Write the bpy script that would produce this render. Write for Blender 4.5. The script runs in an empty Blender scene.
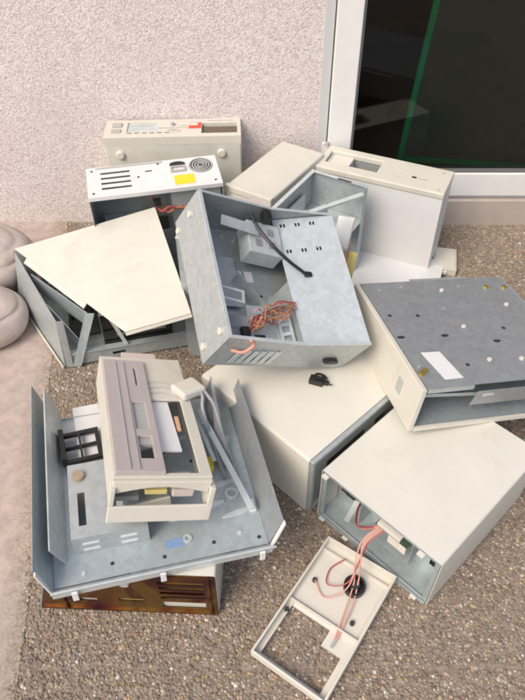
import bpy, bmesh, math, random
import numpy as np
from mathutils import Matrix, Vector, Euler
random.seed(7); RNG = np.random.default_rng(11)
SC = bpy.context.scene; COL = SC.collection
R = math.radians

# ------------------------------------------------------------------ camera
cam = bpy.data.cameras.new('camera'); camo = bpy.data.objects.new('camera', cam); COL.objects.link(camo)
camo.location = (0, 0, 1.5); camo.rotation_euler = (R(45), 0, 0)
cam.sensor_fit = 'VERTICAL'; cam.sensor_height = 24; cam.lens = 24 * 650 / 700
cam.clip_start = .02; cam.clip_end = 500
SC.camera = camo
# ------------------------------------------------------------------ light (bright overcast)
SUN_EL, SUN_AZ = 50, 222        # azimuth clockwise from +y: the light comes from behind-left of the camera
w = bpy.data.worlds.new('World'); SC.world = w; w.use_nodes = True
nt = w.node_tree; bg = nt.nodes['Background']
sky = nt.nodes.new('ShaderNodeTexSky'); sky.sky_type = 'NISHITA'; sky.sun_disc = False
sky.sun_elevation = R(SUN_EL); sky.sun_rotation = R(SUN_AZ); sky.air_density = 1.0; sky.dust_density = 4.0; sky.ozone_density = .6
nt.links.new(sky.outputs[0], bg.inputs[0]); bg.inputs[1].default_value = .135
sl = bpy.data.lights.new('sun', 'SUN'); sl.energy = 1.3; sl.angle = R(32); sl.color = (1, .93, .82)
so = bpy.data.objects.new('sun', sl); COL.objects.link(so)
d = Vector((math.sin(R(SUN_AZ)) * math.cos(R(SUN_EL)), math.cos(R(SUN_AZ)) * math.cos(R(SUN_EL)), math.sin(R(SUN_EL))))
so.rotation_euler = d.to_track_quat('Z', 'Y').to_euler()
vs = SC.view_settings; vs.view_transform = 'Standard'; vs.look = 'None'; vs.gamma = 1; vs.exposure = .42; vs.use_curve_mapping = False
SC.cycles.use_denoising = True
SC.cycles.filter_width = 2.0
SC.cycles.max_bounces = 8

# ------------------------------------------------------------------ materials
MATS = {}
def nodes_of(name):
    m = bpy.data.materials.new(name); m.use_nodes = True; MATS[name] = m
    t = m.node_tree; return m, t, t.nodes['Principled BSDF']
def N(t, kind, **kw):
    n = t.nodes.new(kind)
    for k, v in kw.items():
        if k in n.inputs: n.inputs[k].default_value = v
        else: setattr(n, k, v)
    return n
def ramp(t, stops):
    n = t.nodes.new('ShaderNodeValToRGB'); e = n.color_ramp.elements
    while len(e) < len(stops): e.new(.5)
    for i, (p, c) in enumerate(stops):
        e[i].position = p; e[i].color = (*c, 1) if len(c) == 3 else c
    return n
def mixc(t, fac, a, b, mode='MIX'):
    n = t.nodes.new('ShaderNodeMix'); n.data_type = 'RGBA'; n.blend_type = mode
    for k, v in ((0, fac), (6, a), (7, b)):
        if hasattr(v, 'links'): t.links.new(v, n.inputs[k])
        else: n.inputs[k].default_value = v if k == 0 else (*v, 1)
    return n.outputs[2]
def mat(name, col, rough=.5, metal=0., var=.08, dirt=.25, dirtcol=(.16, .12, .08), scale=9, bump=.15, bscale=60, spec=.5, wave=.0):
    m, t, b = nodes_of(name)
    tc = N(t, 'ShaderNodeTexCoord'); O = tc.outputs['Object']
    n1 = N(t, 'ShaderNodeTexNoise', Scale=scale, Detail=5.0, Roughness=.6); t.links.new(O, n1.inputs[0])
    r1 = ramp(t, [(.3, tuple(c * (1 - var * .4) for c in col)), (.7, tuple(min(1, c * (1 + var * .4)) for c in col))]); t.links.new(n1.outputs[0], r1.inputs[0])
    n2 = N(t, 'ShaderNodeTexNoise', Scale=scale * .8, Detail=12.0, Roughness=.78, Distortion=.3); t.links.new(O, n2.inputs[0])
    r2 = ramp(t, [(.54, (0, 0, 0)), (.74, (dirt,) * 3)]); t.links.new(n2.outputs[0], r2.inputs[0])
    c = mixc(t, r2.outputs[0], r1.outputs[0], dirtcol)
    n3 = N(t, 'ShaderNodeTexNoise', Scale=140.0, Detail=3.0); t.links.new(O, n3.inputs[0])
    r3 = ramp(t, [(.70, (0, 0, 0)), (.76, (dirt * 1.2,) * 3)]); t.links.new(n3.outputs[0], r3.inputs[0])
    c = mixc(t, r3.outputs[0], c, dirtcol)
    if metal > .3:                                   # zinc spangle
        vz = N(t, 'ShaderNodeTexVoronoi', Scale=75.0); t.links.new(O, vz.inputs['Vector'])
        rz2 = ramp(t, [(0, (.86, .86, .86)), (1, (1.08, 1.08, 1.08))]); t.links.new(vz.outputs['Color'], rz2.inputs[0])
        c = mixc(t, .8, c, rz2.outputs[0], 'MULTIPLY')
    for ang, st in ((.5, .0), (1.9, 3.0)):          # hairline scratches
        mp = N(t, 'ShaderNodeMapping'); mp.inputs['Rotation'].default_value = (ang * .7, ang, ang); mp.inputs['Scale'].default_value = (2.5, 210, 2.5); mp.inputs['Location'].default_value = (st, st, st); t.links.new(O, mp.inputs[0])
        ns_ = N(t, 'ShaderNodeTexNoise', Scale=1.0, Detail=2.0); t.links.new(mp.outputs[0], ns_.inputs[0])
        rs = ramp(t, [(.70, (0, 0, 0)), (.76, (min(.5, dirt * 1.3),) * 3)]); t.links.new(ns_.outputs[0], rs.inputs[0])
        c = mixc(t, rs.outputs[0], c, tuple(x * .55 for x in col))
    t.links.new(c, b.inputs['Base Color'])
    mr = N(t, 'ShaderNodeMapRange'); mr.inputs[3].default_value = rough * .8; mr.inputs[4].default_value = min(1, rough * 1.25)
    t.links.new(n2.outputs[0], mr.inputs[0]); t.links.new(mr.outputs[0], b.inputs['Roughness'])
    b.inputs['Metallic'].default_value = metal; b.inputs['Specular IOR Level'].default_value = spec
    n4 = N(t, 'ShaderNodeTexNoise', Scale=bscale, Detail=3.0); t.links.new(O, n4.inputs[0])
    bm1 = N(t, 'ShaderNodeBump', Strength=bump, Distance=.0012); t.links.new(n4.outputs[0], bm1.inputs['Height'])
    out = bm1.outputs[0]
    if wave:
        n5 = N(t, 'ShaderNodeTexNoise', Scale=7.0, Detail=1.0); t.links.new(O, n5.inputs[0])
        b2 = N(t, 'ShaderNodeBump', Strength=wave, Distance=.02); t.links.new(n5.outputs[0], b2.inputs['Height']); t.links.new(out, b2.inputs['Normal']); out = b2.outputs[0]
    t.links.new(out, b.inputs['Normal'])
    return m
mat('cream_paint', (.62, .60, .525), .42, dirt=.2, wave=.05)
mat('white_paint', (.67, .645, .565), .42, dirt=.2, wave=.05)
mat('cool_white_paint', (.70, .695, .68), .38, dirt=.10, wave=.05)
mat('cream_plastic', (.64, .61, .525), .5, dirt=.2)
mat('pale_plastic', (.67, .635, .555), .5, dirt=.2)
mat('lilac_plastic', (.46, .41, .39), .5, dirt=.14)
mat('grey_plastic', (.42, .42, .40), .5)
mat('steel', (.50, .535, .53), .45, metal=.45, dirt=.3, var=.07, dirtcol=(.26, .25, .23), scale=22, wave=.07)
mat('blue_steel', (.46, .52, .53), .42, metal=.42, dirt=.3, var=.07, dirtcol=(.25, .26, .25), scale=22, wave=.07)
mat('dull_steel', (.36, .38, .39), .48, metal=.4, dirt=.35, var=.09, dirtcol=(.18, .17, .16), scale=20, wave=.07)
mat('bright_steel', (.64, .69, .69), .38, metal=.35, dirt=.15, wave=.06)
mat('black_plastic', (.018, .018, .018), .4, dirt=.08, dirtcol=(.1, .09, .08))
mat('dark_metal', (.05, .05, .052), .5, metal=.3)
mat('yellow_label', (.80, .62, .03), .5, dirt=.04, var=.03)
mat('red_label', (.75, .09, .05), .45, dirt=.03, var=.03)
mat('white_label', (.76, .755, .745), .55, dirt=.05, var=.03)
mat('blue_label', (.22, .33, .52), .45, dirt=.05)
mat('rubber', (.33, .26, .18), .7)
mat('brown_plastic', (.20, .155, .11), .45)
mat('wire_pink', (.68, .33, .25), .45, dirt=.1)
mat('wire_orange', (.52, .21, .09), .45, dirt=.1)
mat('wire_red', (.42, .08, .08), .4, dirt=.1)
mat('wire_grey', (.33, .34, .36), .5)
mat('board_green', (.05, .085, .055), .5)
mat('dark_board', (.06, .065, .06), .6)
mat('brass', (.60, .45, .12), .35, metal=.7)
mat('pvc_white', (.77, .755, .73), .35, dirt=.12, dirtcol=(.35, .3, .25))
mat('pvc_grey', (.56, .56, .56), .4, dirt=.15)
mat('seal_black', (.14, .14, .14), .6)
mat('green_tape', (.02, .42, .14), .6, dirt=.05)
mat('net_dark', (.11, .115, .09), .9, dirt=.1)
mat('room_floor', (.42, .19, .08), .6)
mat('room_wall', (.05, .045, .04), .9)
mat('sill_concrete', (.46, .40, .35), .85, dirt=.45, dirtcol=(.26, .21, .17), var=.15, scale=14, bump=.6, bscale=120)
mat('sack_cloth', (.50, .43, .39), .95, dirt=.7, dirtcol=(.17, .12, .09), var=.22, scale=20, bump=1.0, bscale=110, wave=.5)
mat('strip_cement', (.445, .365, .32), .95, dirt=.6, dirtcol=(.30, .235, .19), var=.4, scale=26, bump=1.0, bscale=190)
mat('paper', (.72, .71, .68), .7, dirt=.05)
mat('paper_orange', (.74, .42, .25), .7, dirt=.05)
mat('paper_yellow', (.72, .60, .22), .7, dirt=.05)
mat('pink_paint', (.62, .53, .48), .5, dirt=.12)
# gold passivated zinc
m, t, b = nodes_of('gold_zinc')
tc = N(t, 'ShaderNodeTexCoord'); nz = N(t, 'ShaderNodeTexNoise', Scale=7.0, Detail=3.0, Distortion=1.2); t.links.new(tc.outputs['Object'], nz.inputs[0])
rp = ramp(t, [(.36, (.06, .018, .024)), (.44, (.14, .045, .025)), (.52, (.23, .11, .03)), (.60, (.22, .15, .045)), (.72, (.15, .045, .024))]); t.links.new(nz.outputs[0], rp.inputs[0])
t.links.new(rp.outputs[0], b.inputs['Base Color']); b.inputs['Metallic'].default_value = .8; b.inputs['Roughness'].default_value = .34
# stucco
m, t, b = nodes_of('stucco')
tc = N(t, 'ShaderNodeTexCoord'); O = tc.outputs['Object']
v1 = N(t, 'ShaderNodeTexVoronoi', Scale=190.0); t.links.new(O, v1.inputs['Vector'])
n1 = N(t, 'ShaderNodeTexNoise', Scale=150.0, Detail=4.0, Roughness=.65); t.links.new(O, n1.inputs[0])
n2 = N(t, 'ShaderNodeTexNoise', Scale=2.2, Detail=6.0, Roughness=.65); t.links.new(O, n2.inputs[0])
r1 = ramp(t, [(.34, (.50, .435, .42)), (.47, (.68, .62, .60)), (.62, (.80, .76, .74))]); t.links.new(n1.outputs[0], r1.inputs[0])
rv = ramp(t, [(.0, (.70, .67, .67)), (.35, (.95, .88, .855)), (.65, (1, 1, 1)), (1, (1.0, .93, .90))]); t.links.new(v1.outputs['Color'], rv.inputs[0])
c = mixc(t, .6, r1.outputs[0], rv.outputs[0], 'MULTIPLY')
r2 = ramp(t, [(.42, (0, 0, 0)), (.72, (.35,) * 3)]); t.links.new(n2.outputs[0], r2.inputs[0])
c = mixc(t, r2.outputs[0], c, (.58, .47, .43)); t.links.new(c, b.inputs['Base Color']); b.inputs['Roughness'].default_value = .95
ad = N(t, 'ShaderNodeMath', operation='SUBTRACT'); t.links.new(n1.outputs[0], ad.inputs[0]); t.links.new(v1.outputs['Distance'], ad.inputs[1])
bu = N(t, 'ShaderNodeBump', Strength=.45, Distance=.004); t.links.new(ad.outputs[0], bu.inputs['Height']); t.links.new(bu.outputs[0], b.inputs['Normal'])
# aggregate ground
m, t, b = nodes_of('aggregate_cement')
tc = N(t, 'ShaderNodeTexCoord'); O = tc.outputs['Object']
v1 = N(t, 'ShaderNodeTexVoronoi', Scale=110.0); t.links.new(O, v1.inputs['Vector'])
n2 = N(t, 'ShaderNodeTexNoise', Scale=60.0, Detail=5.0); t.links.new(O, n2.inputs[0])
r1 = ramp(t, [(0, (.17, .13, .10)), (.4, (.29, .225, .17)), (.75, (.37, .30, .235)), (1, (.46, .41, .35))]); t.links.new(v1.outputs['Color'], r1.inputs[0])
c = mixc(t, .45, r1.outputs[0], (.20, .155, .12)); t.links.new(c, b.inputs['Base Color']); b.inputs['Roughness'].default_value = .9
bu = N(t, 'ShaderNodeBump', Strength=.8, Distance=.004); t.links.new(n2.outputs[0], bu.inputs['Height']); t.links.new(bu.outputs[0], b.inputs['Normal'])
m, t, b = nodes_of('pebble')
at = N(t, 'ShaderNodeAttribute', attribute_name='Col'); t.links.new(at.outputs['Color'], b.inputs['Base Color']); b.inputs['Roughness'].default_value = .6
# glass: thin pane
m, t, b = nodes_of('pane_glass')
t.nodes.remove(b); o = t.nodes['Material Output']
tr = N(t, 'ShaderNodeBsdfTransparent'); tr.inputs[0].default_value = (.75, .77, .75, 1)
gl = N(t, 'ShaderNodeBsdfGlossy', Roughness=.02); fr = N(t, 'ShaderNodeFresnel', IOR=1.38); mx = N(t, 'ShaderNodeMixShader')
t.links.new(fr.outputs[0], mx.inputs[0]); t.links.new(tr.outputs[0], mx.inputs[1]); t.links.new(gl.outputs[0], mx.inputs[2]); t.links.new(mx.outputs[0], o.inputs[0])

# ------------------------------------------------------------------ mesh helpers: a shape is (verts, faces)
def box(x0, x1, y0, y1, z0, z1):
    v = [(x, y, z) for z in (z0, z1) for y in (y0, y1) for x in (x0, x1)]
    return v, [(0, 2, 3, 1), (4, 5, 7, 6), (0, 1, 5, 4), (1, 3, 7, 5), (3, 2, 6, 7), (2, 0, 4, 6)]
def join(*s):
    V, F = [], []
    for v, f in s:
        k = len(V); V += list(v); F += [tuple(i + k for i in q) for q in f]
    return V, F
def xf(s, M): return [tuple(M @ Vector(p)) for p in s[0]], s[1]
def fr(o, u, v, n):
    return Matrix(((u[0], v[0], n[0], o[0]), (u[1], v[1], n[1], o[1]), (u[2], v[2], n[2], o[2]), (0, 0, 0, 1)))
X, Y, Z = (1, 0, 0), (0, 1, 0), (0, 0, 1)
def neg(a): return tuple(-i for i in a)
def plate(wd, ht, th, holes=()):
    """flat sheet 0..wd x 0..ht x 0..th with rectangular holes (u0,u1,v0,v1) cut through"""
    us = sorted({0, wd, *[h[0] for h in holes], *[h[1] for h in holes]}); vv = sorted({0, ht, *[h[2] for h in holes], *[h[3] for h in holes]})
    def solid(i, j):
        if i < 0 or j < 0 or i >= len(us) - 1 or j >= len(vv) - 1: return False
        cu, cv = (us[i] + us[i + 1]) / 2, (vv[j] + vv[j + 1]) / 2
        return not any(h[0] < cu < h[1] and h[2] < cv < h[3] for h in holes)
    V, F, idx = [], [], {}
    def p(i, j, k):
        if (i, j, k) not in idx: idx[(i, j, k)] = len(V); V.append((us[i], vv[j], th * k))
        return idx[(i, j, k)]
    for i in range(len(us) - 1):
        for j in range(len(vv) - 1):
            if not solid(i, j): continue
            F.append((p(i, j, 1), p(i + 1, j, 1), p(i + 1, j + 1, 1), p(i, j + 1, 1))); F.append((p(i, j, 0), p(i, j + 1, 0), p(i + 1, j + 1, 0), p(i + 1, j, 0)))
            for a, c1, c2 in (((i - 1, j), (i, j), (i, j + 1)), ((i + 1, j), (i + 1, j), (i + 1, j + 1)), ((i, j - 1), (i, j), (i + 1, j)), ((i, j + 1), (i, j + 1), (i + 1, j + 1))):
                if not solid(*a): F.append((p(*c1, 0), p(*c2, 0), p(*c2, 1), p(*c1, 1)))
    return V, F
def prism(poly, z0, z1):
    n = len(poly); V = [(x, y, z0) for x, y in poly] + [(x, y, z1) for x, y in poly]
    return V, [tuple(range(n - 1, -1, -1)), tuple(range(n, 2 * n))] + [(i, (i + 1) % n, n + (i + 1) % n, n + i) for i in range(n)]
def cyl(cx, cy, z0, z1, r, r2=None, n=20, e=1.0):
    r2 = r if r2 is None else r2
    V = [(cx + r * math.cos(a), cy + e * r * math.sin(a), z0) for a in [2 * math.pi * i / n for i in range(n)]] + [(cx + r2 * math.cos(a), cy + e * r2 * math.sin(a), z1) for a in [2 * math.pi * i / n for i in range(n)]]
    return V, [tuple(range(n - 1, -1, -1)), tuple(range(n, 2 * n))] + [(i, (i + 1) % n, n + (i + 1) % n, n + i) for i in range(n)]
def ring(cx, cy, z0, z1, r0, r1, n=24):
    V = []
    for (r, z) in ((r0, z0), (r1, z0), (r1, z1), (r0, z1)):
        V += [(cx + r * math.cos(2 * math.pi * i / n), cy + r * math.sin(2 * math.pi * i / n), z) for i in range(n)]
    F = [(k * n + i, k * n + (i + 1) % n, ((k + 1) % 4) * n + (i + 1) % n, ((k + 1) % 4) * n + i) for k in range(4) for i in range(n)]
    return V, F
def smooth_path(P, k=6):
    P = [Vector(p) for p in P]; Q = [P[0] * 2 - P[1]] + P + [P[-1] * 2 - P[-2]]; out = []
    for i in range(1, len(Q) - 2):
        for s in range(k):
            u = s / k; a, b_, c_, d_ = Q[i - 1:i + 3]
            out.append(.5 * ((2 * b_) + (c_ - a) * u + (2 * a - 5 * b_ + 4 * c_ - d_) * u * u + (3 * b_ - a - 3 * c_ + d_) * u ** 3))
    return out + [P[-1]]
def tube(P, r, n=8, k=6):
    P = smooth_path(P, k); V, F = [], []; up = Vector((.13, .31, .94)).normalized()
    for i, p in enumerate(P):
        tg = (P[min(i + 1, len(P) - 1)] - P[max(i - 1, 0)]).normalized()
        a = tg.cross(up); a = a.normalized() if a.length > 1e-4 else Vector((1, 0, 0)); b_ = tg.cross(a); up = a.cross(tg)
        V += [tuple(p + r * (math.cos(2 * math.pi * j / n) * a + math.sin(2 * math.pi * j / n) * b_)) for j in range(n)]
    for i in range(len(P) - 1):
        F += [(i * n + j, i * n + (j + 1) % n, (i + 1) * n + (j + 1) % n, (i + 1) * n + j) for j in range(n)]
    F += [tuple(range(n - 1, -1, -1)), tuple(range((len(P) - 1) * n, len(P) * n))]
    return V, F
def bent(poly, th, y0, y1):
    """sheet of thickness th following the open polyline poly in (x,z), drawn along y"""
    P = [Vector(p) for p in poly]; V, F = [], []; n = len(P); I = []
    for i in range(n):
        tg = (P[min(i + 1, n - 1)] - P[max(i - 1, 0)]).normalized(); nn = Vector((tg.y, -tg.x)); I.append(P[i] + nn * th)
    for y in (y0, y1):
        V += [(p.x, y, p.y) for p in P] + [(p.x, y, p.y) for p in I]
    m2 = 2 * n
    for i in range(n - 1):
        F += [(i, i + 1, m2 + i + 1, m2 + i), (n + i, m2 + n + i, m2 + n + i + 1, n + i + 1), (i, n + i, n + i + 1, i + 1), (m2 + i, m2 + i + 1, m2 + n + i + 1, m2 + n + i)]
    F += [(0, m2, m2 + n, n), (n - 1, 2 * n - 1, m2 + 2 * n - 1, m2 + n - 1)]
    return V, F
def U(W, H, r=.006, z0=0):
    p = [(0, z0)]
    p += [(r - r * math.cos(a), H - r + r * math.sin(a)) for a in [math.pi / 2 * i / 4 for i in range(5)]]
    p += [(W - r + r * math.sin(a), H - r + r * math.cos(a)) for a in [math.pi / 2 * i / 4 for i in range(5)]]
    return p + [(W, z0)]

def obj(name, s, m, parent=None, M=None, bevel=0, smooth=False, sub=0):
    me = bpy.data.meshes.new(name); bm = bmesh.new()
    vs_ = [bm.verts.new(p) for p in s[0]]
    for f in s[1]:
        try: bm.faces.new([vs_[i] for i in f])
        except ValueError: pass
    bmesh.ops.recalc_face_normals(bm, faces=bm.faces)
    if smooth:
        for f in bm.faces: f.smooth = True
        for e in bm.edges:
            if len(e.link_faces) == 2 and e.calc_face_angle(0) > R(38): e.smooth = False
    bm.to_mesh(me); bm.free()
    o = bpy.data.objects.new(name, me); COL.objects.link(o); me.materials.append(MATS[m])
    if parent: o.parent = parent
    if M is not None: o.matrix_local = M
    if bevel:
        b_ = o.modifiers.new('b', 'BEVEL'); b_.width = bevel; b_.segments = 2; b_.limit_method = 'ANGLE'; b_.angle_limit = R(40)
    return o
def tag(o, label, cat, group=None, kind=None):
    if label: o['label'] = label
    if cat: o['category'] = cat
    if group: o['group'] = group
    if kind: o['kind'] = kind
    return o
POSE = {}
def thing(name, label, cat, loc, eul=(0, 0, 0), group=None):
    o = bpy.data.objects.new(name, None); COL.objects.link(o); o.empty_display_size = .05
    o.location = loc; o.rotation_euler = [R(a) for a in eul]
    POSE[o.name] = Matrix.Translation(loc) @ Euler([R(a) for a in eul]).to_matrix().to_4x4()
    return tag(o, label, cat, group)
def to_local(root, pts): M = POSE[root.name].inverted(); return [tuple(M @ Vector(p)) for p in pts]
def world_of(root, p): return tuple(POSE[root.name] @ Vector(p))

# ================================================================== SETTING
WY = 2.236
g = obj('ground', plate(80, 80, .05), 'aggregate_cement', M=Matrix.Translation((-40, -60, -.05 - .0005))); tag(g, None, None, kind='structure')
# cement strip on the left, its edge running towards the wall
sp = [(-.470, -.4), (-.512, .35), (-.545, .62), (-.60, .98), (-.665, 1.37), (-.72, 1.75), (-.79, WY), (-3, WY), (-3, -.4)]
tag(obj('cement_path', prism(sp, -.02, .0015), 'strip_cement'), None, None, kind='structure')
def strip_edge(y):
    for (xa, ya), (xb, yb) in zip(sp[:6], sp[1:7]):
        if ya <= y <= yb: return xa + (xb - xa) * (y - ya) / (yb - ya)
    return -.5
# exposed pebbles, one mass
def pebbles():
    s = .0066; pts = []
    ys = np.arange(.12, 2.232, s)
    for j, y in enumerate(ys):
        x = np.arange(-.8 , 1.42, s) + (s / 2 if j % 2 else 0)
        pts.append(np.stack([x, np.full_like(x, y)], 1))
    p = np.concatenate(pts); p += RNG.uniform(-.003, .003, p.shape)
    edge = np.interp(p[:, 1], [q[1] for q in sp[:7]], [q[0] for q in sp[:7]])
    fade = .02 * np.sin(p[:, 1] * 23) + .012 * np.sin(p[:, 1] * 61 + 1)
    keep = (p[:, 0] > edge - .012 + .4 * fade + RNG.exponential(.007, len(p))) & (np.abs(p[:, 1] - .516 - .004 * np.sin(p[:, 0] * 30)) > .0032) & (np.abs(p[:, 0] - 1.02) > .005) & (RNG.random(len(p)) > .06)
    p = p[keep]; edge = edge[keep]; n = len(p)
    r = RNG.gamma(10, .0037 / 10, n).clip(.002, .0066); h = (r * RNG.uniform(.35, .75, n)).clip(0, .004); asp = RNG.uniform(.65, 1.0, n); th = RNG.uniform(0, 6.28, n)
    a = np.arange(6) * math.pi / 3
    ringsx = np.concatenate([np.cos(a), .72 * np.cos(a + .3), [0]]); ringsy = np.concatenate([np.sin(a), .72 * np.sin(a + .3), [0]]); rz_ = np.concatenate([np.full(6, -.3), np.full(6, .68), [1.0]])
    jx = RNG.uniform(.82, 1.15, (n, 13)); lx = ringsx[None] * jx * r[:, None]; ly = ringsy[None] * jx * (r * asp)[:, None]
    xx = p[:, :1] + lx * np.cos(th)[:, None] - ly * np.sin(th)[:, None]; yy = p[:, 1:] + lx * np.sin(th)[:, None] + ly * np.cos(th)[:, None]
    zz = np.where(p[:, 0] < edge + .003, .0012, 0.)[:, None] + rz_[None] * h[:, None] + RNG.uniform(-.0006, .0006, (n, 13))
    V = np.stack([xx, yy, zz], 2).reshape(-1, 3)
    f = []
    for i in range(6):
        k = (i + 1) % 6; f += [(i, k, 6 + i), (k, 6 + k, 6 + i), (6 + i, 6 + k, 12)]
    f = np.array(f); F = (f[None] + (np.arange(n) * 13)[:, None, None]).reshape(-1, 3)
    me = bpy.data.meshes.new('pebbles'); me.vertices.add(len(V)); me.vertices.foreach_set('co', V.astype(np.float32).ravel())
    me.loops.add(F.size); me.loops.foreach_set('vertex_index', F.astype(np.int32).ravel())
    me.polygons.add(len(F)); me.polygons.foreach_set('loop_start', np.arange(0, F.size, 3, dtype=np.int32)); me.polygons.foreach_set('loop_total', np.full(len(F), 3, np.int32))
    me.polygons.foreach_set('use_smooth', np.ones(len(F), bool)); me.update()
    pal = np.array([(.20, .16, .12), (.15, .12, .095), (.25, .205, .15), (.10, .085, .075), (.30, .235, .17), (.20, .13, .085), (.34, .31, .27), (.28, .20, .09), (.17, .16, .155), (.46, .43, .39)])
    pk = RNG.choice(len(pal), n, p=[.2, .17, .16, .12, .1, .09, .06, .03, .05, .02]); c_ = (pal[pk] * .8 + np.array([.23, .18, .13]) * .2) * RNG.uniform(.95, 1.6, (n, 1)) * np.array([1.04, 1.02, .99])
    cc = np.ones((n, 13, 4), np.float32); cc[:, :, :3] = c_[:, None, :]
    ca = me.color_attributes.new('Col', 'FLOAT_COLOR', 'POINT'); ca.data.foreach_set('color', cc.ravel())
    me.materials.append(MATS['pebble']); o = bpy.data.objects.new('pebbles', me); COL.objects.link(o)
    tag(o, 'brown and grey pebbles set in the exposed aggregate paving', 'pebbles', kind='stuff')
pebbles()

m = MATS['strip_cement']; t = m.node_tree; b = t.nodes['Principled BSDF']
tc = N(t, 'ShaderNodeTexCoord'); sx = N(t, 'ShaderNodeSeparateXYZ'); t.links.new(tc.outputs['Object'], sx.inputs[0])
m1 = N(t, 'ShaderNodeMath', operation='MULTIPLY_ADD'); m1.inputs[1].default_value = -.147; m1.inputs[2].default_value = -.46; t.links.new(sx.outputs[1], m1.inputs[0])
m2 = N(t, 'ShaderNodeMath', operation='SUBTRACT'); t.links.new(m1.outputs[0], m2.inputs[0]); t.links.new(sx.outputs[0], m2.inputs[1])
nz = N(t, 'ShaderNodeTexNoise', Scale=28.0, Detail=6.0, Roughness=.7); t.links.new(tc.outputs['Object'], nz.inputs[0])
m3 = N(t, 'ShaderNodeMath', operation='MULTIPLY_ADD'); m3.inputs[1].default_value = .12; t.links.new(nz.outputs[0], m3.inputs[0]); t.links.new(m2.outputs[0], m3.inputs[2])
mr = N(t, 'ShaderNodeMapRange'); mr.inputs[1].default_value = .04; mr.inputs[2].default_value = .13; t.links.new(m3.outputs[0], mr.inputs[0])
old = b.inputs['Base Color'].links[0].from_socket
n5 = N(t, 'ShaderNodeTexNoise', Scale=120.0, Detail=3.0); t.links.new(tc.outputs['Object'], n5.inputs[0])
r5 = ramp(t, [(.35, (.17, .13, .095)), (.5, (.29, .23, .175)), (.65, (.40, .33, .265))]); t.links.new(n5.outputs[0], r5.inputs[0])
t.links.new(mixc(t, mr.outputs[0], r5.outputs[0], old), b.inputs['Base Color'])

# ---- wall with a door opening
DX0, DX1, DZ0, DZ1 = .200, 1.60, .0, 2.15
wl = obj('house_wall', xf(plate(8, 3, .25, [(4 + DX0, 4 + DX1, 0, DZ1)]), fr((-4, WY, -.02), X, Z, Y)), 'stucco')
tag(wl, 'pinkish white roughcast wall behind the pile of computer cases', 'wall')
sill = obj('door_sill', box(DX0 - .01, DX1 + .01, WY - .022, WY + .25, -.02, .114), 'sill_concrete', bevel=.004)
tag(sill, 'worn grey concrete sill under the white door frame', 'sill')
dr = thing('glass_door', 'white framed glass door with dark pane beside the roughcast wall', 'door', (DX0, WY, .1145))
DW, DH = DX1 - DX0, DZ1 - .114 - .022
obj('door_frame', xf(join(plate(DW, DH, .07, [(.034, DW - .034, .012, DH - .034)])), fr((0, -.004, 0), X, Z, Y)), 'pvc_grey', dr, bevel=.002)
sash = obj('door_leaf', xf(plate(DW - .076, DH - .052, .06, [(.086, DW - .162, .098, DH - .14)]), fr((.038, -.016, .0145), X, Z, Y)), 'pvc_white', dr, bevel=.004)
obj('glazing_bead', xf(plate(DW - .076 - .164, DH - .052 - .162 + .0, .03, [(.012, DW - .252, .012, DH - .226)]), fr((.120, -.008, .108), X, Z, Y)), 'seal_black', sash)
obj('pane', xf(plate(DW - .24, DH - .22, .004), fr((.122, .012, .11), X, Z, Y)), 'pane_glass', dr)
hg = obj('hinge', join(xf(cyl(0, 0, 0, .075, .0085, n=14), Matrix.Translation((.036, -.022, .155))), box(.02, .032, -.012, -.003, .15, .235), box(.042, .062, -.024, -.014, .158, .224)), 'pvc_white', dr, bevel=.0015, smooth=True)
obj('hinge_cap', cyl(.036, -.022, .231, .244, .0095, .007, n=14), 'grey_plastic', hg)
# dim room behind the glass
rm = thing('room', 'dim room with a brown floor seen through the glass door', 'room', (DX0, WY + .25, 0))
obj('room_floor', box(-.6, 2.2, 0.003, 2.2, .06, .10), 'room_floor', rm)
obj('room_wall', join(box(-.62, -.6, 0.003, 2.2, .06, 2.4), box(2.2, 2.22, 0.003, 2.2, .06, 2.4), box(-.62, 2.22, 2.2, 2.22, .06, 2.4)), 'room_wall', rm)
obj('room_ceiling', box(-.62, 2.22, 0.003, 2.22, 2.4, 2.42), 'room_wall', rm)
ns = thing('net_screen', 'dark net screen with bright green edging standing behind the door glass', 'screen', (.520, WY + .105, .116), (0, 4.0, 0))
obj('net', box(.012, .98, .002, .005, .03, 1.9), 'net_dark', ns)
obj('edging', box(0, .022, -.002, .009, 0, 1.9), 'green_tape', ns)
obj('edging', box(.0225, .98, -.002, .009, .1, .122), 'green_tape', ns)

# ---- sack on the left edge
def lump(cx, cy, cz, rx, ry, rz, seed, n=56, a=.09):
    rr = np.random.default_rng(seed); ph = rr.uniform(0, 6.28, 12); V, F = [], []
    for i in range(n + 1):
        tt = math.pi * i / n
        for j in range(2 * n):
            p = math.pi * j / n; k = 1 + (a * (math.sin(2 * p + ph[0] + tt) * .5 + math.sin(3 * tt + ph[1] + p) * .4 + math.sin(7 * p + 3 * tt + ph[2]) * .12) - .05 * math.exp(-((tt - .75 - .06 * math.sin(3 * p + ph[3])) / .07) ** 2) - .045 * math.exp(-((tt - 1.15 - .05 * math.sin(2 * p + ph[4])) / .06) ** 2)) * math.sin(tt)
            V.append((cx + rx * k * math.sin(tt) * math.cos(p), cy + ry * k * math.sin(tt) * math.sin(p), max(.004, cz + rz * k * math.cos(tt))))
    for i in range(n):
        for j in range(2 * n): F.append((i * 2 * n + j, i * 2 * n + (j + 1) % (2 * n), (i + 1) * 2 * n + (j + 1) % (2 * n), (i + 1) * 2 * n + j))
    return V, F
sk = thing('cloth_sack', 'lumpy greyish brown cloth sack slumped at the left edge', 'sack', (-1.0, 1.70, 0.006))
obj('sack_body', lump(.015, -.11, .06, .205, .155, .095, 3), 'sack_cloth', sk, smooth=True)
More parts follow.
